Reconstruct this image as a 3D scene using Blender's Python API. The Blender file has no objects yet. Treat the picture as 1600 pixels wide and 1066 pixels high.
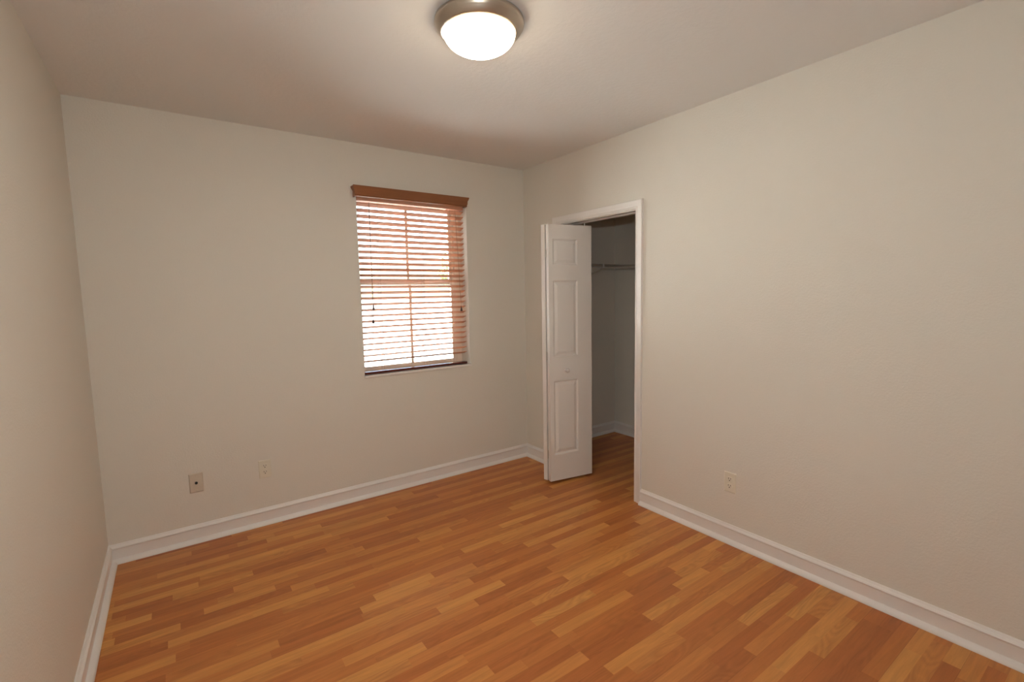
import bpy, bmesh, math, random
from mathutils import Vector, Matrix
random.seed(7)
sc = bpy.context.scene
C = sc.collection

# ---------------------------------------------------------------- camera
CX, CY, CZ = 0.36921, -3.28829, 1.4168
yaw, pitch, roll, FPX = 0.61637, -0.09796, -0.0194, 748.02
cy_, sy_, cp_, sp_ = math.cos(yaw), math.sin(yaw), math.cos(pitch), math.sin(pitch)
f = Vector((sy_ * cp_, cy_ * cp_, sp_)); r0 = Vector((cy_, -sy_, 0)); u0 = r0.cross(f)
cr, sr = math.cos(roll), math.sin(roll)
rr = cr * r0 + sr * u0; uu = -sr * r0 + cr * u0
cam_data = bpy.data.cameras.new('camera'); cam = bpy.data.objects.new('camera', cam_data); C.objects.link(cam)
cam_data.sensor_width = 36.0; cam_data.sensor_fit = 'HORIZONTAL'; cam_data.lens = FPX * 36.0 / 1600.0
cam_data.clip_start = 0.02
cam.matrix_world = Matrix(((rr.x, uu.x, -f.x, CX), (rr.y, uu.y, -f.y, CY), (rr.z, uu.z, -f.z, CZ), (0, 0, 0, 1)))
sc.camera = cam

# ---------------------------------------------------------------- light and exposure
LAMP = 84.0          # emission of the ceiling lamp's glass
SKY = 1.5
EXPOSURE = 0.10
SUN = 175.0
FLASH = 14.0         # the camera's own small flash (it throws the soft shadow behind the ceiling lamp)
w = bpy.data.worlds.new('sky'); sc.world = w; w.use_nodes = True
wn = w.node_tree; bg = wn.nodes['Background']
sky = wn.nodes.new('ShaderNodeTexSky'); sky.sky_type = 'NISHITA'; sky.sun_disc = False
sky.sun_elevation = math.radians(52); sky.sun_rotation = math.radians(-40); sky.dust_density = 2.5
wn.links.new(sky.outputs[0], bg.inputs[0]); bg.inputs[1].default_value = SKY
sd = bpy.data.lights.new('sun', 'SUN'); sd.energy = SUN; sd.angle = math.radians(0.6); sd.color = (1, .97, .93)
so = bpy.data.objects.new('sun', sd); C.objects.link(so)
so.rotation_euler = Vector((-0.62, 0.75, 1.05)).to_track_quat('Z', 'Y').to_euler()
fd = bpy.data.lights.new('camera_flash', 'AREA'); fd.shape = 'DISK'; fd.size = 0.05; fd.energy = FLASH; fd.color = (.98, 1, .97)
fo = bpy.data.objects.new('camera_flash', fd); C.objects.link(fo)
fo.location = Vector((CX, CY, CZ)) + uu * 0.19
fo.rotation_euler = (-f).to_track_quat('Z', 'Y').to_euler()
pd = bpy.data.lights.new('window_portal', 'AREA'); pd.shape = 'RECTANGLE'; pd.size = 0.84; pd.size_y = 1.22; pd.cycles.is_portal = True
po = bpy.data.objects.new('window_portal', pd); C.objects.link(po)
po.location = (1.863, 0.20, 1.485); po.rotation_euler = (math.radians(-90), 0, 0)
sc.view_settings.view_transform = 'Standard'; sc.view_settings.look = 'None'
sc.view_settings.exposure = EXPOSURE; sc.view_settings.gamma = 1.0; sc.view_settings.use_curve_mapping = False
try:
    sc.cycles.use_denoising = True; sc.cycles.denoiser = 'OPENIMAGEDENOISE'
    sc.cycles.max_bounces = 14; sc.cycles.diffuse_bounces = 10; sc.cycles.sample_clamp_indirect = 20
    sc.cycles.caustics_reflective = False; sc.cycles.caustics_refractive = False
except Exception:
    pass

# ---------------------------------------------------------------- materials
def base(name, col, rough=.5, metal=0., spec=.5):
    m = bpy.data.materials.new(name); m.use_nodes = True
    b = m.node_tree.nodes['Principled BSDF']
    b.inputs['Base Color'].default_value = (*col, 1); b.inputs['Roughness'].default_value = rough
    b.inputs['Metallic'].default_value = metal; b.inputs['Specular IOR Level'].default_value = spec
    return m, m.node_tree, b
def N(t, typ, **kw):
    n = t.nodes.new(typ)
    for k, v in kw.items(): setattr(n, k, v)
    return n
def coords(t): return N(t, 'ShaderNodeTexCoord').outputs['Object']
def math_(t, op, a, b=None, c=None):
    n = N(t, 'ShaderNodeMath', operation=op)
    for i, v in enumerate((a, b, c)):
        if v is None: continue
        if isinstance(v, (int, float)): n.inputs[i].default_value = v
        else: t.links.new(v, n.inputs[i])
    return n.outputs[0]
def noise(t, vec, scale, detail=2, rough=.5, dist=0):
    n = N(t, 'ShaderNodeTexNoise'); n.inputs['Scale'].default_value = scale; n.inputs['Detail'].default_value = detail
    n.inputs['Roughness'].default_value = rough; n.inputs['Distortion'].default_value = dist
    t.links.new(vec, n.inputs['Vector']); return n.outputs['Fac']
def bump(t, b, h, strength, dist):
    n = N(t, 'ShaderNodeBump'); n.inputs['Strength'].default_value = strength; n.inputs['Distance'].default_value = dist
    t.links.new(h, n.inputs['Height']); t.links.new(n.outputs[0], b.inputs['Normal'])
def mixc(t, fac, a, b, blend='MIX'):
    n = N(t, 'ShaderNodeMix', data_type='RGBA', blend_type=blend)
    for s, v in ((n.inputs[0], fac), (n.inputs[6], a), (n.inputs[7], b)):
        if isinstance(v, (int, float)): s.default_value = v
        elif isinstance(v, tuple): s.default_value = (*v, 1)
        else: t.links.new(v, s)
    return n.outputs[2]
def paint(name, col, scale, strength, dist, rough=.62, var=.03):
    m, t, b = base(name, col, rough, spec=.25)
    v = coords(t); h = noise(t, v, scale, 3, .6)
    big = noise(t, v, 1.3, 2)
    dark = tuple(c * (1 - var) for c in col)
    t.links.new(mixc(t, big, dark, col), b.inputs['Base Color'])
    bump(t, b, h, strength, dist)
    return m
M = {}
WALLC = (.71, .69, .63)
M['wall'] = paint('cream_wall_paint', WALLC, 120, .45, .003)
M['ceiling'] = paint('ceiling_paint', (.74, .745, .735), 45, .35, .004, .8)
M['closet'] = paint('closet_wall_paint', WALLC, 140, .25, .002)
M['trim'] = base('white_trim_paint', (.76, .745, .725), .35)[0]
M['door'] = paint('white_door_paint', (.74, .72, .69), 220, .08, .001, .4, .01)
M['plate'] = base('ivory_plastic', (.70, .67, .57), .35)[0]
M['plate_tan'] = base('tan_plastic', (.58, .52, .43), .4)[0]
M['slot'] = base('dark_slot', (.02, .017, .014), .6)[0]
M['nickel'] = base('brushed_nickel', (.52, .46, .39), .33, .9)[0]
M['steel'] = base('white_coated_wire', (.6, .58, .55), .4)[0]
M['hinge'] = base('hinge_metal', (.5, .46, .4), .35, .9)[0]
M['frame'] = base('window_frame_enamel', (.72, .66, .58), .4)[0]
M['cord'] = base('cord', (.40, .24, .16), .8)[0]
M['tassel'] = base('dark_wood_tassel', (.045, .02, .012), .45)[0]
M['knob'] = base('white_knob', (.72, .69, .66), .25)[0]
M['stucco'] = base('exterior_stucco', (.6, .55, .48), .9)[0]

def wood(name, a, b_, rough, sx=2, sy=40):
    m, t, b = base(name, a, rough)
    mp = N(t, 'ShaderNodeMapping'); mp.inputs['Scale'].default_value = (sx, sy, sy); t.links.new(coords(t), mp.inputs[0])
    n = noise(t, mp.outputs[0], 2.0, 4, .6, .4)
    t.links.new(mixc(t, n, a, b_), b.inputs['Base Color'])
    return m
M['blind'] = wood('blind_wood', (.70, .40, .27), (.62, .335, .215), .6)
M['blind'].node_tree.nodes['Principled BSDF'].inputs['Specular IOR Level'].default_value = .12
M['valance'] = wood('valance_wood', (.31, .12, .042), (.21, .075, .026), .35)
M['rail'] = wood('shaded_rail_wood', (.12, .022, .014), (.07, .014, .010), .12)  # shade on the bottom rail's front is put into this darker wood colour

# lamp glass
m, t, b = base('lit_frosted_glass', (.9, .88, .8), .3)
zz = N(t, 'ShaderNodeSeparateXYZ'); t.links.new(coords(t), zz.inputs[0])
mr = N(t, 'ShaderNodeMapRange'); t.links.new(zz.outputs[2], mr.inputs[0]); mr.inputs[1].default_value = -.045; mr.inputs[2].default_value = -.114
t.links.new(mixc(t, mr.outputs[0], (1, .74, .42), (1, .96, .90)), b.inputs['Emission Color'])
# the bulbs sit low in the bowl: the glass is brightest underneath and yellower towards its rim
t.links.new(math_(t, 'ADD', math_(t, 'MULTIPLY', math_(t, 'POWER', mr.outputs[0], 1.3), LAMP), 3.0), b.inputs['Emission Strength'])
M['glow'] = m
# pane
m = bpy.data.materials.new('clear_glass'); m.use_nodes = True; t = m.node_tree; t.nodes.clear()
out = N(t, 'ShaderNodeOutputMaterial'); mx = N(t, 'ShaderNodeMixShader'); tr = N(t, 'ShaderNodeBsdfTransparent'); gl = N(t, 'ShaderNodeBsdfGlossy')
fr = N(t, 'ShaderNodeFresnel'); fr.inputs[0].default_value = 1.45; gl.inputs['Roughness'].default_value = .02
tr.inputs[0].default_value = (.96, .98, .97, 1)
t.links.new(fr.outputs[0], mx.inputs[0]); t.links.new(tr.outputs[0], mx.inputs[1]); t.links.new(gl.outputs[0], mx.inputs[2]); t.links.new(mx.outputs[0], out.inputs[0])
M['glass'] = m

# laminate floor: strips along x, 53.5 mm wide, random lengths
m, t, b = base('strip_laminate', (.5, .2, .07), .36, spec=.38)
sep = N(t, 'ShaderNodeSeparateXYZ'); t.links.new(coords(t), sep.inputs[0]); X, Y = sep.outputs[0], sep.outputs[1]
v = math_(t, 'DIVIDE', math_(t, 'ADD', Y, .0070), .0535)
row = math_(t, 'FLOOR', v); vf = math_(t, 'FRACT', v)
def white(a, b_):
    cb = N(t, 'ShaderNodeCombineXYZ')
    for i, q in enumerate((a, b_)):
        if isinstance(q, (int, float)): cb.inputs[i].default_value = q
        else: t.links.new(q, cb.inputs[i])
    n = N(t, 'ShaderNodeTexWhiteNoise', noise_dimensions='3D'); t.links.new(cb.outputs[0], n.inputs['Vector']); return n
ro = white(row, 3.3).outputs['Value']
u = math_(t, 'ADD', math_(t, 'DIVIDE', X, .34), math_(t, 'MULTIPLY', ro, 17.0))
k = math_(t, 'FLOOR', u); uf = math_(t, 'FRACT', u)
bd = math_(t, 'MULTIPLY', white(row, k).outputs['Value'], .5)
less = math_(t, 'LESS_THAN', uf, bd)
cid = math_(t, 'SUBTRACT', k, less)
rid = white(math_(t, 'ADD', row, .37), cid)
rv = math_(t, 'FRACT', math_(t, 'ADD', math_(t, 'MULTIPLY', rid.outputs['Value'], .62), math_(t, 'MULTIPLY', row, .41)))
sc2 = N(t, 'ShaderNodeSeparateColor'); t.links.new(rid.outputs['Color'], sc2.inputs[0])
ramp = N(t, 'ShaderNodeValToRGB'); e = ramp.color_ramp.elements
e[0].position = 0; e[0].color = (.40, .128, .036, 1); e[1].position = 1; e[1].color = (.625, .29, .08, 1)
for p_, c_ in ((.3, (.455, .155, .042, 1)), (.55, (.51, .19, .051, 1)), (.82, (.58, .245, .067, 1))):
    q = e.new(p_); q.color = c_
t.links.new(rv, ramp.inputs[0])
# grain, shifted per strip
cb = N(t, 'ShaderNodeCombineXYZ')
t.links.new(math_(t, 'MULTIPLY', X, 3.0), cb.inputs[0])
t.links.new(math_(t, 'MULTIPLY', Y, 38.0), cb.inputs[1])
t.links.new(math_(t, 'MULTIPLY', rv, 91.0), cb.inputs[2])
g1 = noise(t, cb.outputs[0], 1.6, 5, .62, .5)
cb2 = N(t, 'ShaderNodeCombineXYZ')
t.links.new(math_(t, 'MULTIPLY', X, 1.7), cb2.inputs[0]); t.links.new(math_(t, 'MULTIPLY', Y, 9.0), cb2.inputs[1])
t.links.new(math_(t, 'MULTIPLY', sc2.outputs[1], 57.0), cb2.inputs[2])
g2n = noise(t, cb2.outputs[0], 1.3, 1, .5, .0)
rings = math_(t, 'FRACT', math_(t, 'MULTIPLY', g2n, 14.0))
rings = math_(t, 'MULTIPLY', math_(t, 'ABSOLUTE', math_(t, 'SUBTRACT', rings, .5)), 2.0)
cath = math_(t, 'GREATER_THAN', sc2.outputs[0], .62)
gc = mixc(t, math_(t, 'MULTIPLY', math_(t, 'MULTIPLY', rings, cath), .26), ramp.outputs[0], (.24, .075, .022))
gr = N(t, 'ShaderNodeMapRange'); t.links.new(g1, gr.inputs[0]); gr.inputs[1].default_value = .3; gr.inputs[2].default_value = .72
gr.inputs[3].default_value = .84; gr.inputs[4].default_value = 1.12
gm = N(t, 'ShaderNodeVectorMath', operation='SCALE'); t.links.new(gc, gm.inputs[0]); t.links.new(gr.outputs[0], gm.inputs['Scale'])
# joints: fine line at every third strip seam
v3 = math_(t, 'FRACT', math_(t, 'DIVIDE', v, 3.0))
j1 = math_(t, 'LESS_THAN', v3, .008)
jl = mixc(t, math_(t, 'MULTIPLY', j1, .45), gm.outputs[0], (.09, .03, .012))
t.links.new(jl, b.inputs['Base Color'])
rg = N(t, 'ShaderNodeMapRange'); t.links.new(g1, rg.inputs[0]); rg.inputs[3].default_value = .30; rg.inputs[4].default_value = .44
t.links.new(rg.outputs[0], b.inputs['Roughness'])
bump(t, b, g1, .05, .001)
M['floor'] = m

m, t, b = base('sunlit_paving', (.62, .60, .56), .9)
t.links.new(mixc(t, noise(t, coords(t), .6, 4), (.25, .245, .235), (.31, .305, .295)), b.inputs['Base Color']); M['paving'] = m
m, t, b = base('leaves', (.10, .2, .05), .7)
t.links.new(mixc(t, noise(t, coords(t), 3, 3), (.16, .28, .08), (.3, .42, .17)), b.inputs['Base Color']); M['leaf'] = m
M['bark'] = wood('bark', (.2, .14, .1), (.1, .07, .05), .9, 30, 4)

# ---------------------------------------------------------------- helpers
def tag(o, label=None, cat=None, group=None, kind=None):
    if label: o['label'] = label
    if cat: o['category'] = cat
    if group: o['group'] = group
    if kind: o['kind'] = kind
    return o
def obj(name, bm, mat, parent=None, smooth=False, angle=40):
    bmesh.ops.recalc_face_normals(bm, faces=bm.faces)
    me = bpy.data.meshes.new(name); bm.to_mesh(me); bm.free()
    me.materials.append(M[mat] if isinstance(mat, str) else mat)
    o = bpy.data.objects.new(name, me); C.objects.link(o)
    if parent is not None: o.parent = parent
    if smooth:
        me.polygons.foreach_set('use_smooth', [True] * len(me.polygons))
        try:
            md = me; md.set_sharp_from_angle(angle=math.radians(angle))
        except Exception: pass
    return o
def empty(name, loc, rz=0.):
    o = bpy.data.objects.new(name, None); C.objects.link(o); o.location = loc; o.rotation_euler = (0, 0, rz)
    o.empty_display_size = .05; return o
def box(bm, lo, hi, bev=0., segs=2):
    vs = [bm.verts.new((x, y, z)) for x in (lo[0], hi[0]) for y in (lo[1], hi[1]) for z in (lo[2], hi[2])]
    F = [(0, 1, 3, 2), (4, 6, 7, 5), (0, 4, 5, 1), (2, 3, 7, 6), (0, 2, 6, 4), (1, 5, 7, 3)]
    fs = [bm.faces.new([vs[i] for i in q]) for q in F]
    if bev:
        es = set(e for q in fs for e in q.edges)
        bmesh.ops.bevel(bm, geom=list(es), offset=bev, segments=segs, affect='EDGES', profile=.5)
    return bm
def B(lo, hi, bev=0.): return box(bmesh.new(), lo, hi, bev)
def tube(bm, pts, rad, n=8):
    pts = [Vector(p) for p in pts]; rings = []
    for i, p in enumerate(pts):
        d = (pts[min(i + 1, len(pts) - 1)] - pts[max(i - 1, 0)]).normalized()
        a = d.orthogonal().normalized() if i == 0 else (rings[-1][1] - d * rings[-1][1].dot(d)).normalized()
        c = d.cross(a)
        rr_ = rad[i] if isinstance(rad, (list, tuple)) else rad
        rings.append(([bm.verts.new(p + (a * math.cos(2 * math.pi * j / n) + c * math.sin(2 * math.pi * j / n)) * rr_) for j in range(n)], a))
    for i in range(len(rings) - 1):
        A_, B_ = rings[i][0], rings[i + 1][0]
        for j in range(n): bm.faces.new((A_[j], A_[(j + 1) % n], B_[(j + 1) % n], B_[j]))
    bm.faces.new(rings[0][0]); bm.faces.new(rings[-1][0]); return bm
def lathe(bm, prof, n=64, axis='z', off=(0, 0, 0)):
    rings = []
    for r_, z in prof:
        if r_ < 1e-6: rings.append([bm.verts.new(_ax(0, 0, z, axis, off))])
        else: rings.append([bm.verts.new(_ax(r_ * math.cos(2 * math.pi * j / n), r_ * math.sin(2 * math.pi * j / n), z, axis, off)) for j in range(n)])
    for a, b_ in zip(rings, rings[1:]):
        for j in range(n):
            j2 = (j + 1) % n
            if len(a) == 1 and len(b_) == 1: continue
            if len(a) == 1: bm.faces.new((a[0], b_[j], b_[j2]))
            elif len(b_) == 1: bm.faces.new((a[j], a[j2], b_[0]))
            else: bm.faces.new((a[j], a[j2], b_[j2], b_[j]))
    return bm
def _ax(x, y, z, axis, off):
    p = {'z': (x, y, z), 'y': (x, z, y), 'x': (z, x, y)}[axis]
    return (p[0] + off[0], p[1] + off[1], p[2] + off[2])
def extrude(bm, prof, A, B_, inward, mitreA=0., mitreB=0.):
    """profile points (offset from the wall, height) swept from A to B along the wall; mitre = how far the end moves per offset"""
    A, B_ = Vector(A), Vector(B_); d = (B_ - A).normalized(); n = Vector(inward)
    ra = [bm.verts.new(A + n * o_ + Vector((0, 0, z)) + d * (o_ * mitreA)) for o_, z in prof]
    rb = [bm.verts.new(B_ + n * o_ + Vector((0, 0, z)) - d * (o_ * mitreB)) for o_, z in prof]
    for i in range(len(prof)):
        j = (i + 1) % len(prof); bm.faces.new((ra[i], ra[j], rb[j], rb[i]))
    bm.faces.new(ra); bm.faces.new(rb); return bm
def slab_hole(plane, lo, hi, h):
    """box wall lo..hi with a rectangular hole through it; plane 'y' (hole in x,z) or 'x' (hole in y,z); h=(a0,a1,z0,z1)"""
    bm = bmesh.new(); i = 0 if plane == 'y' else 1; kk = 1 - i
    us = [lo[i], h[0], h[1], hi[i]]; zs = [lo[2], h[2], h[3], hi[2]]
    V = {}
    def vert(a, z, d):
        key = (a, z, d)
        if key not in V:
            p = [0, 0, zs[z]]; p[i] = us[a]; p[kk] = (lo[kk], hi[kk])[d]; V[key] = bm.verts.new(p)
        return V[key]
    zc = [c for c in range(3) if zs[c + 1] - zs[c] > 1e-6]
    for d in (0, 1):
        for a in range(3):
            for z in zc:
                if a == 1 and z == 1: continue
                bm.faces.new((vert(a, z, d), vert(a + 1, z, d), vert(a + 1, z + 1, d), vert(a, z + 1, d)))
    def side(p, q): bm.faces.new((vert(*p, 0), vert(*q, 0), vert(*q, 1), vert(*p, 1)))
    z0 = zc[0]
    for a in range(3):
        if not (z0 == 1 and a == 1): side((a, z0), (a + 1, z0))
        side((a, 3), (a + 1, 3))
    for z in zc: side((0, z), (0, z + 1)); side((3, z), (3, z + 1))
    side((1, 1), (1, 2)); side((2, 1), (2, 2)); side((1, 2), (2, 2))
    if z0 == 0: side((1, 1), (2, 1))
    return bm
def struct(name, bm, mat, label, parent=None, **kw):
    o = obj(name, bm, mat, parent, **kw)
    if parent is None: tag(o, label, None, None, 'structure')
    return o

# ---------------------------------------------------------------- room shell
W, H, YR = 2.844, 2.44, -4.0
WX = (1.436, 2.286); WZ = (.868, 2.125)      # window opening
DY = (-1.196, -.449); DZ = 1.936             # closet opening (rough, with jamb inside)
TW = .115; XC = 3.99; YC = .035; YF = -1.75
struct('floor', B((-.02, YR - .02, -.1), (XC + .02, YC + .02, 0)), 'floor', 'honey and reddish brown strip laminate floor')
struct('ceiling', B((-.12, YR - .12, H), (XC + .12, .22, H + .12)), 'ceiling', 'off white textured ceiling')
struct('wall_back', slab_hole('y', (-.12, 0, -.1), (W + TW, .2, H), (*WX, *WZ)), 'wall', 'cream wall with the window and blind')
struct('wall_left', B((-.12, YR - .12, -.1), (0, 0, H)), 'wall', 'plain cream wall at the left')
struct('wall_right', slab_hole('x', (W, YR, 0), (W + TW, 0, H), (DY[0] - .018, DY[1] + .018, 0, DZ + .018)), 'wall', 'long cream wall with the closet opening')
struct('wall_front', B((0, YR - .12, -.1), (W + TW, YR, H)), 'wall', 'cream wall behind the viewer')
struct('wall_closet_back', B((W + TW, YC, -.1), (XC + .12, .2, H)), 'closet', 'closet wall carrying the wire shelf')
struct('wall_closet_side', B((XC, YF, -.1), (XC + .12, YC, H)), 'closet', 'closet wall facing the opening')
struct('wall_closet_front', B((W + TW, YF - .12, -.1), (XC + .12, YF, H)), 'closet', 'closet wall hidden beside the opening')

BB = [(0, 0), (.012, 0), (.012, .076), (.0128, .0795), (.0162, .0835), (.0160, .0865), (.0118, .0925), (.0102, .0940), (.0088, .0948), (.0072, .0975), (.0035, .1035), (0, .104)]
SH = [(.012, 0), (.034, 0), (.034, .003), (.0325, .008), (.029, .0135), (.0235, .0185), (.017, .0225), (.012, .024)]
def baseboard(name, A, B_, inward, ma, mb, label):
    o = struct(name, extrude(bmesh.new(), BB, A, B_, inward, ma, mb), 'trim', label)
    obj('shoe_molding', extrude(bmesh.new(), SH, A, B_, inward, ma, mb), 'trim', o, smooth=True, angle=35)
    return o
CO = DY[0] - .005 - .057   # casing outer edge, right leg
CL = DY[1] + .005 + .057
baseboard('baseboard_back', (0, 0, 0), (W, 0, 0), (0, -1, 0), 1, 1, 'white baseboard below the window wall')
baseboard('baseboard_left', (0, YR, 0), (0, 0, 0), (1, 0, 0), 1, 1, 'white baseboard along the left wall')
baseboard('baseboard_right', (W, YR, 0), (W, CO, 0), (-1, 0, 0), 1, 0, 'long white baseboard right of the closet')
baseboard('baseboard_right.001', (W, CL, 0), (W, 0, 0), (-1, 0, 0), 0, 1, 'short white baseboard between the corner and the closet door')
baseboard('baseboard_front', (0, YR, 0), (W, YR, 0), (0, 1, 0), 1, 1, 'white baseboard behind the viewer')
baseboard('baseboard_closet_back', (W + TW, YC, 0), (XC, YC, 0), (0, -1, 0), 0, 1, 'white baseboard on the closet wall under the shelf')
baseboard('baseboard_closet_side', (XC, YF, 0), (XC, YC, 0), (-1, 0, 0), 0, 1, 'white baseboard on the closet wall facing the opening')

# ---------------------------------------------------------------- closet opening: jamb and casing
bm = bmesh.new()
box(bm, (W - .001, DY[0] - .018, 0), (W + TW + .001, DY[0], DZ + .018)); box(bm, (W - .001, DY[1], 0), (W + TW + .001, DY[1] + .018, DZ + .018))
box(bm, (W - .001, DY[0], DZ), (W + TW + .001, DY[1], DZ + .018))
struct('trim_1', bm, 'trim', 'white jamb lining the closet opening')
# casing profile: (across from the opening edge outwards, thickness off the wall)
CP = [(0, 0), (0, .007), (.002, .009), (.012, .0095), (.018, .0085), (.022, .011), (.034, .0135), (.046, .0155), (.052, .0175), (.0555, .0175), (.057, .0155), (.057, 0)]
def casing():
    bm = bmesh.new(); g = .005
    rings = []
    path = [(DY[0] - g, 0, -1, 0), (DY[0] - g, DZ + g, -1, 1), (DY[1] + g, DZ + g, 1, 1), (DY[1] + g, 0, 1, 0)]
    for (y, z, dy, dz) in path:
        rings.append([bm.verts.new((W - t_, y + dy * s_, z + dz * s_)) for s_, t_ in CP])
    for a, b_ in zip(rings, rings[1:]):
        for i in range(len(CP)):
            j = (i + 1) % len(CP); bm.faces.new((a[i], a[j], b_[j], b_[i]))
    bm.faces.new(rings[0]); bm.faces.new(rings[-1])
    return bm
struct('trim_2', casing(), 'trim', 'white moulded casing around the closet opening', smooth=True, angle=25)

# ---------------------------------------------------------------- bifold door
LW, LT, Z0, Z1 = .366, .033, .020, 1.905
PAN = [(.218, .776), (.952, 1.508), (1.617, 1.805)]
def leaf(s0=.034, s1=.244):
    """leaf in local coords: x along the width, y thickness (front face at y=0, back at y=LT), z up"""
    bm = bmesh.new()
    ss = [0, s0, s1, LW]; zs = [Z0] + [q for p in PAN for q in p] + [Z1]
    for side in (0, 1):
        y0 = 0 if side == 0 else LT; sg = 1 if side == 0 else -1
        for a in range(3):
            for z in range(len(zs) - 1):
                if a == 1 and z % 2 == 1:
                    prev = None
                    for ins, dep in ((0, 0), (.004, .0015), (.011, .007), (.018, .007), (.036, .0012), (.038, .0008)):
                        q = [bm.verts.new((x_, y0 + sg * dep, z_)) for x_, z_ in ((ss[a] + ins, zs[z] + ins), (ss[a + 1] - ins, zs[z] + ins), (ss[a + 1] - ins, zs[z + 1] - ins), (ss[a] + ins, zs[z + 1] - ins))]
                        if prev:
                            for i in range(4): bm.faces.new((prev[i], prev[(i + 1) % 4], q[(i + 1) % 4], q[i]))
                        prev = q
                    bm.faces.new(prev)
                else:
                    bm.faces.new([bm.verts.new((x_, y0, z_)) for x_, z_ in ((ss[a], zs[z]), (ss[a + 1], zs[z]), (ss[a + 1], zs[z + 1]), (ss[a], zs[z + 1]))])
    for p, q in (((0, Z0), (LW, Z0)), ((LW, Z0), (LW, Z1)), ((LW, Z1), (0, Z1)), ((0, Z1), (0, Z0))):
        bm.faces.new([bm.verts.new(v_) for v_ in ((p[0], 0, p[1]), (q[0], 0, q[1]), (q[0], LT, q[1]), (p[0], LT, p[1]))])
    bmesh.ops.remove_doubles(bm, verts=bm.verts, dist=1e-5)
    return bm
door = tag(empty('door_1', (2.58, -.635, 0)), 'white bifold closet door folded half open with raised panels and a round knob', 'door', None, 'structure')
aB = math.atan2(-.065, .36)
lb = obj('door_leaf', leaf(), 'door', door); lb.rotation_euler = (0, 0, aB)
kn = obj('door_knob', lathe(bmesh.new(), [(0, -.034), (.008, -.0335), (.0135, -.030), (.0155, -.025), (.0145, -.020), (.009, -.014), (.0075, -.008), (.011, -.002), (.012, 0)], 32, 'y', (.139, 0, .848)), 'knob', lb, smooth=True)
la = obj('door_leaf.001', leaf(LW - .244, LW - .034), 'door', door)
# second leaf: runs from the apex back to the jamb, its room face turned to the window wall
aA = math.atan2(.107, .35)
la.location = (-.006 + math.sin(aB) * -LT * 1.15, math.cos(aB) * LT * 1.12 + .003, 0); la.rotation_euler = (0, 0, aA)
for zc in (.22, .96, 1.70):
    bm = bmesh.new(); tube(bm, [(-.002, LT + .0015, zc - .03), (-.002, LT + .0015, zc + .03)], .0035, 10)
    box(bm, (0.0, LT + .0002, zc - .03), (.022, LT + .0012, zc + .03))
    obj('hinge', bm, 'hinge', lb, smooth=True)
bm = bmesh.new(); tube(bm, [(.318, .016, Z1 - .01), (.318, .016, Z1 + .022)], .0045, 10)
obj('guide_pin', bm, 'knob', lb, smooth=True)
bm = bmesh.new()
for lo, hi in (((.300, -.555, 1.926), (.302, .18, 1.936)), ((.322, -.555, 1.926), (.324, .18, 1.936)), ((.300, -.555, 1.934), (.324, .18, 1.936))): box(bm, lo, hi)
obj('door_track', bm, 'steel', door)

# ---------------------------------------------------------------- window
win = tag(empty('window_1', (1.861, .13, .868)), 'single hung window with cream frame behind the wooden blind', 'window', None, 'structure')
def wb(name, parts, mat, bev=.003, parent=win):
    bm = bmesh.new()
    for lo, hi in parts:
        box(bm, tuple(a - b_ for a, b_ in zip(lo, (1.861, .13, .868))), tuple(a - b_ for a, b_ in zip(hi, (1.861, .13, .868))))
    return obj(name, bm, mat, parent)
fx0, fx1, fz0, fz1 = WX[0], WX[1], WZ[0], WZ[1]
fl, fr2, fh, fb = .025, .045, .052, .018       # visible frame widths: left, right, head, bottom
wb('window_frame', [((fx0, .13, fz0), (fx0 + fl, .19, fz1)), ((fx1 - fr2, .13, fz0), (fx1, .19, fz1)), ((fx0 + fl, .13, fz1 - fh), (fx1 - fr2, .19, fz1)), ((fx0 + fl, .13, fz0), (fx1 - fr2, .19, fz0 + fb))], 'frame')
def sash(z0, z1, y0, top, bot):
    x0, x1 = fx0 + fl, fx1 - fr2; sl, s_ = .022, .033
    o = wb('sash', [((x0, y0, z0), (x0 + sl, y0 + .022, z1)), ((x1 - s_, y0, z0), (x1, y0 + .022, z1)), ((x0 + sl, y0, z0), (x1 - s_, y0 + .022, z0 + bot)), ((x0 + sl, y0, z1 - top), (x1 - s_, y0 + .022, z1))], 'frame')
    wb('muntin', [((1.848, y0 + .004, z0 + bot), (1.868, y0 + .018, z1 - top))], 'frame', parent=o)
    wb('pane', [((x0 + sl, y0 + .010, z0 + bot), (x1 - s_, y0 + .012, z1 - top))], 'glass', parent=o)
sash(fz0 + fb, 1.546, .134, .046, .022)
sash(1.510, fz1 - fh, .160, .016, .034)
bm = bmesh.new(); box(bm, (-.428, -.142, -.0165), (.437, -.03, .0005), .003)
obj('window_sill', bm, 'trim', win)

# ---------------------------------------------------------------- blind
bl = tag(empty('window_blind', (1.861, .035, 2.09)), 'brown wooden slatted blind with a valance hanging in the window', 'blind')
O = Vector((1.861, .035, 2.09))
SX0, SX1 = 1.442, 2.266
def L(p): return tuple(Vector(p) - O)
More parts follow.
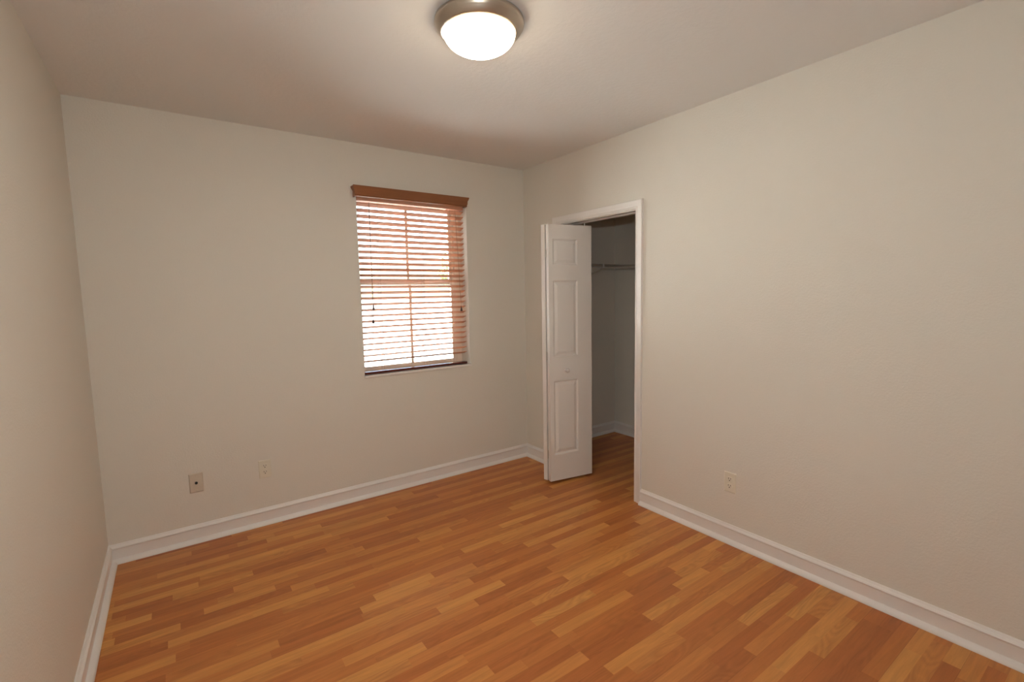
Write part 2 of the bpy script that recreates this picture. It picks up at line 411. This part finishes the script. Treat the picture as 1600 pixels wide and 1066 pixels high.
# valance: moulded crown profile, returns at both ends
VP = [(-.052, 2.083), (-.056, 2.088), (-.054, 2.094), (-.058, 2.104), (-.0585, 2.124), (-.064, 2.134), (-.068, 2.146), (-.068, 2.152), (-.060, 2.153), (-.050, 2.148), (-.046, 2.083)]
bm = bmesh.new()
vx0, vx1 = 1.414, 2.262
def vring(side):
    out_ = []
    for y, z in VP:
        ov = max(0, (-.052 - y)); out_.append((y, z, ov))
    return out_
r1 = [bm.verts.new(L((vx0 - ov, y, z))) for y, z, ov in vring(0)]; r2 = [bm.verts.new(L((vx1 + ov, y, z))) for y, z, ov in vring(1)]
for i in range(len(VP)):
    j = (i + 1) % len(VP); bm.faces.new((r1[i], r1[j], r2[j], r2[i]))
bm.faces.new(r1); bm.faces.new(r2)
for xs, sg in ((vx0, 1), (vx1, -1)):
    P_ = []
    for yv in (-.05, -.0012):
        P_.append([bm.verts.new(L((xs + sg * o_, yv, z))) for o_, z in ((.007, 2.083), (0 if True else 0, 2.083), (0, 2.124), (-.010, 2.140), (-.012, 2.151), (.007, 2.151))])
    n_ = len(P_[0])
    for i in range(n_):
        j = (i + 1) % n_; bm.faces.new((P_[0][i], P_[0][j], P_[1][j], P_[1][i]))
    bm.faces.new(P_[0]); bm.faces.new(P_[1])
obj('valance', bm, 'valance', bl, smooth=True, angle=30)
bm = bmesh.new(); box(bm, L((SX0 + .003, .008, 2.068)), L((SX1 - .003, .062, 2.11))); obj('headrail', bm, 'blind', bl)
# slats (a slight tilt, room edge up)
NS, ZT, PITCH, TILT = 28, 2.047, .0402, math.radians(19)
bm = bmesh.new()
for i in range(NS):
    zc = ZT - i * PITCH; a = TILT; cs, sn = math.cos(a), math.sin(a)
    prof = []
    for s_ in (-.025, -.0235, -.012, 0, .012, .0235, .025):
        cv = .0012 * (1 - (s_ / .025) ** 2); th = .0019 if abs(s_) < .0249 else .0005
        prof.append((s_, cv, th))
    sect = [(s_, c_ + th) for s_, c_, th in prof] + [(s_, c_ - th) for s_, c_, th in reversed(prof)]
    A_, B_ = [], []
    for s_, h_ in sect:
        y = .035 + s_ * cs + h_ * sn; z = zc - s_ * sn + h_ * cs
        A_.append(bm.verts.new(L((SX0, y, z)))); B_.append(bm.verts.new(L((SX1, y, z))))
    n_ = len(sect)
    for j in range(n_): bm.faces.new((A_[j], A_[(j + 1) % n_], B_[(j + 1) % n_], B_[j]))
    bm.faces.new(A_); bm.faces.new(B_)
obj('slats', bm, 'blind', bl, smooth=True, angle=50)
zb = ZT - NS * PITCH
bm = bmesh.new(); box(bm, L((SX0, .010, .872)), L((SX1, .060, .889)), .003); obj('bottom_rail', bm, 'rail', bl)
for x in (1.584, 1.915, 2.145):
    bm = bmesh.new()
    for y in (.0095, .0605): tube(bm, [L((x, y, 2.06)), L((x, y, .90))], .0008, 5)
    for i in range(NS):
        zc = ZT - i * PITCH; tube(bm, [L((x, .0095, zc + .003)), L((x, .0605, zc - .0095))], .0006, 4)
    obj('ladder_cord', bm, 'cord', bl)
def cord(x, y, zend, x2):
    bm = bmesh.new(); tube(bm, [L((x, y, 2.06)), L(((x * .6 + x2 * .4), y - .001, 1.75)), L((x2, y, zend))], .0015, 6)
    c = obj('lift_cord', bm, 'cord', bl)
    bm = lathe(bmesh.new(), [(0, .004), (.003, .003), (.0035, -.004), (.0055, -.012), (.0085, -.024), (.0095, -.030), (.007, -.034), (0, -.035)], 20, 'z', L((x2, y, zend)))
    obj('tassel', bm, 'tassel', c, smooth=True)
cord(1.521, .004, 1.357, 1.522); cord(1.527, .006, 1.262, 1.516); cord(2.190, .004, 1.325, 2.222)

# ---------------------------------------------------------------- ceiling light
LC = (1.392, -1.672)
cl = tag(empty('ceiling_light', (LC[0], LC[1], H)), 'round flush ceiling light with brushed metal rim and glowing frosted glass dome', 'ceiling light')
pan = [(0, 0), (.163, 0), (.167, -.003), (.1685, -.010), (.168, -.018), (.164, -.023), (.1625, -.027), (.158, -.030), (.1565, -.035), (.151, -.038), (.1495, -.042), (.141, -.046), (.137, -.046), (.136, -.036), (0, -.034)]
obj('base_pan', lathe(bmesh.new(), pan, 96), 'nickel', cl, smooth=True, angle=50)
dome = [(.1345, -.038)] + [(.1355 * math.cos(a) ** 1.08, -.045 - .071 * math.sin(a)) for a in [math.radians(x) for x in range(0, 90, 5)]] + [(0, -.116)]
obj('glass_dome', lathe(bmesh.new(), dome, 96), 'glow', cl, smooth=True, angle=80)

# ---------------------------------------------------------------- outlets and cable plate
def plate_bm():
    bm = bmesh.new(); w2, h2, d = .035, .0575, .0055
    rings = []
    for ins, dep in ((0, 0), (0, .002), (.004, d - .0003), (.006, d)):
        rings.append([bm.verts.new((x, -dep, z)) for x, z in ((-w2 + ins, -h2 + ins), (w2 - ins, -h2 + ins), (w2 - ins, h2 - ins), (-w2 + ins, h2 - ins))])
    for a, b_ in zip(rings, rings[1:]):
        for i in range(4): bm.faces.new((a[i], a[(i + 1) % 4], b_[(i + 1) % 4], b_[i]))
    bm.faces.new(rings[0]); bm.faces.new(rings[-1]); return bm
def outlet(loc, rz, label):
    r_ = tag(empty('electrical_outlet', loc, rz), label, 'outlet', 'duplex outlets low on the walls')
    obj('cover_plate', plate_bm(), 'plate', r_)
    for zc in (.0195, -.0195):
        bm = bmesh.new(); pts = []
        for k_ in range(32):
            a = 2 * math.pi * k_ / 32; x, z = .0172 * math.cos(a), .0172 * math.sin(a); z = max(-.0138, min(.0138, z)); pts.append((x, z))
        a_ = [bm.verts.new((x, -.0053, zc + z)) for x, z in pts]; b_ = [bm.verts.new((x * .97, -.0072, zc + z * .97)) for x, z in pts]
        for i in range(32): bm.faces.new((a_[i], a_[(i + 1) % 32], b_[(i + 1) % 32], b_[i]))
        bm.faces.new(b_); bm.faces.new(a_)
        rc = obj('receptacle', bm, 'plate', r_)
        bm = bmesh.new()
        box(bm, (-.0075, -.0077, zc - .001), (-.0048, -.0070, zc + .008)); box(bm, (.0048, -.0077, zc), (.0075, -.0070, zc + .007))
        lathe(bm, [(0, -.0077), (.003, -.0077), (.003, -.0070), (0, -.0070)], 16, 'y', (0, 0, zc - .0075))
        obj('slots', bm, 'slot', rc)
    obj('screw', lathe(bmesh.new(), [(0, -.0068), (.002, -.0066), (.003, -.0054), (0, -.0054)], 16, 'y'), 'plate', r_)
    return r_
outlet((.7765, 0, .354), 0, 'ivory duplex outlet on the window wall, right of the tan cable plate')
outlet((W, -1.877, .346), math.radians(-90), 'ivory duplex outlet on the long right wall, right of the closet')
cp = tag(empty('cable_plate', (.4155, 0, .3535)), 'tan coaxial cable wall plate with one dark round jack on the window wall', 'wall plate')
obj('cover_plate', plate_bm(), 'plate_tan', cp)
bm = lathe(bmesh.new(), [(0, -.0065), (.0035, -.0065), (.0035, -.011), (.0048, -.011), (.0048, -.009), (.0075, -.009), (.0075, -.0054), (0, -.0054)], 24, 'y')
obj('coax_jack', bm, 'slot', cp, smooth=True, angle=30)
for z in (.042, -.042): obj('screw', lathe(bmesh.new(), [(0, -.0068), (.002, -.0066), (.003, -.0054), (0, -.0054)], 16, 'y', (0, 0, z)), 'plate_tan', cp)

# ---------------------------------------------------------------- wire shelf in the closet
ZS = 1.665; sx0, sx1 = W + TW + .01, XC - .006; sy0, sy1 = -.285, YC - .006
ws = tag(empty('wire_shelf', (sx0, sy1, ZS)), 'white wire shelf on the back wall of the dark closet', 'shelf')
O2 = Vector((sx0, sy1, ZS))
def S(x, y, z): return tuple(Vector((x, y, z)) - O2)
bm = bmesh.new()
n_ = int((sx1 - sx0) / .0254)
for i in range(n_ + 1):
    x = sx0 + i * (sx1 - sx0) / n_
    tube(bm, [S(x, sy1, ZS), S(x, sy0, ZS), S(x, sy0 - .001, ZS - .030)], .0014, 5)
for y, z, rad in ((sy1 - .01, ZS - .003, .003), (sy0 + .13, ZS - .003, .003), (sy0, ZS - .002, .0032), (sy0 - .002, ZS - .031, .0032)):
    tube(bm, [S(sx0, y, z), S(sx1, y, z)], rad, 8)
obj('wire_deck', bm, 'steel', ws)
bm = bmesh.new(); xb = 3.50
tube(bm, [S(xb, sy0, ZS - .028), S(xb, YC - .004, ZS - .135)], .004, 8); box(bm, S(xb - .008, YC - .005, ZS - .16), S(xb + .008, YC - .001, ZS - .12))
obj('support_brace', bm, 'steel', ws)
bm = bmesh.new(); box(bm, S(xb - .005, sy0 - .007, ZS - .036), S(xb + .005, sy0 + .004, ZS + .006), .001); obj('shelf_clip', bm, 'knob', ws)
for x in (3.15, 3.6, 3.9):
    bm = bmesh.new(); box(bm, S(x - .006, YC - .014, ZS - .008), S(x + .006, YC - .001, ZS + .006), .001); obj('wall_clip', bm, 'knob', ws)

# ---------------------------------------------------------------- outside
bm = bmesh.new(); box(bm, (-150, .21, -.6), (150, 300, -.45)); 
struct('ground', bm, 'paving', 'bright sunlit paving outside the window')
def tree(x, y, h, cr_, seed, label):
    rnd = random.Random(seed)
    t_ = tag(empty('tree', (x, y, -.45)), label, 'tree')
    bm = bmesh.new(); tube(bm, [(0, 0, 0), (.05, 0, h * .3), (0, .05, h * .6), (.03, 0, h * .85)], [.13, .10, .08, .04], 10); obj('trunk', bm, 'bark', t_, smooth=True)
    bm = bmesh.new()
    for i in range(2600):
        d = Vector((rnd.gauss(0, 1), rnd.gauss(0, 1), rnd.gauss(0, 1))).normalized() * cr_ * rnd.random() ** .4
        p = Vector((d.x, d.y, d.z * .8 + h * .78)); s_ = rnd.uniform(.07, .13)
        a = Vector((rnd.gauss(0, 1), rnd.gauss(0, 1), rnd.gauss(0, 1))).normalized(); b_ = a.orthogonal().normalized()
        q = [p + a * s_, p + b_ * s_ * .45, p - a * s_, p - b_ * s_ * .45]
        bm.faces.new([bm.verts.new(v_) for v_ in q])
    obj('foliage', bm, 'leaf', t_)
tree(8.2, 10.0, 3.4, 1.0, 1, 'leafy green tree outside, seen through the right of the blind')
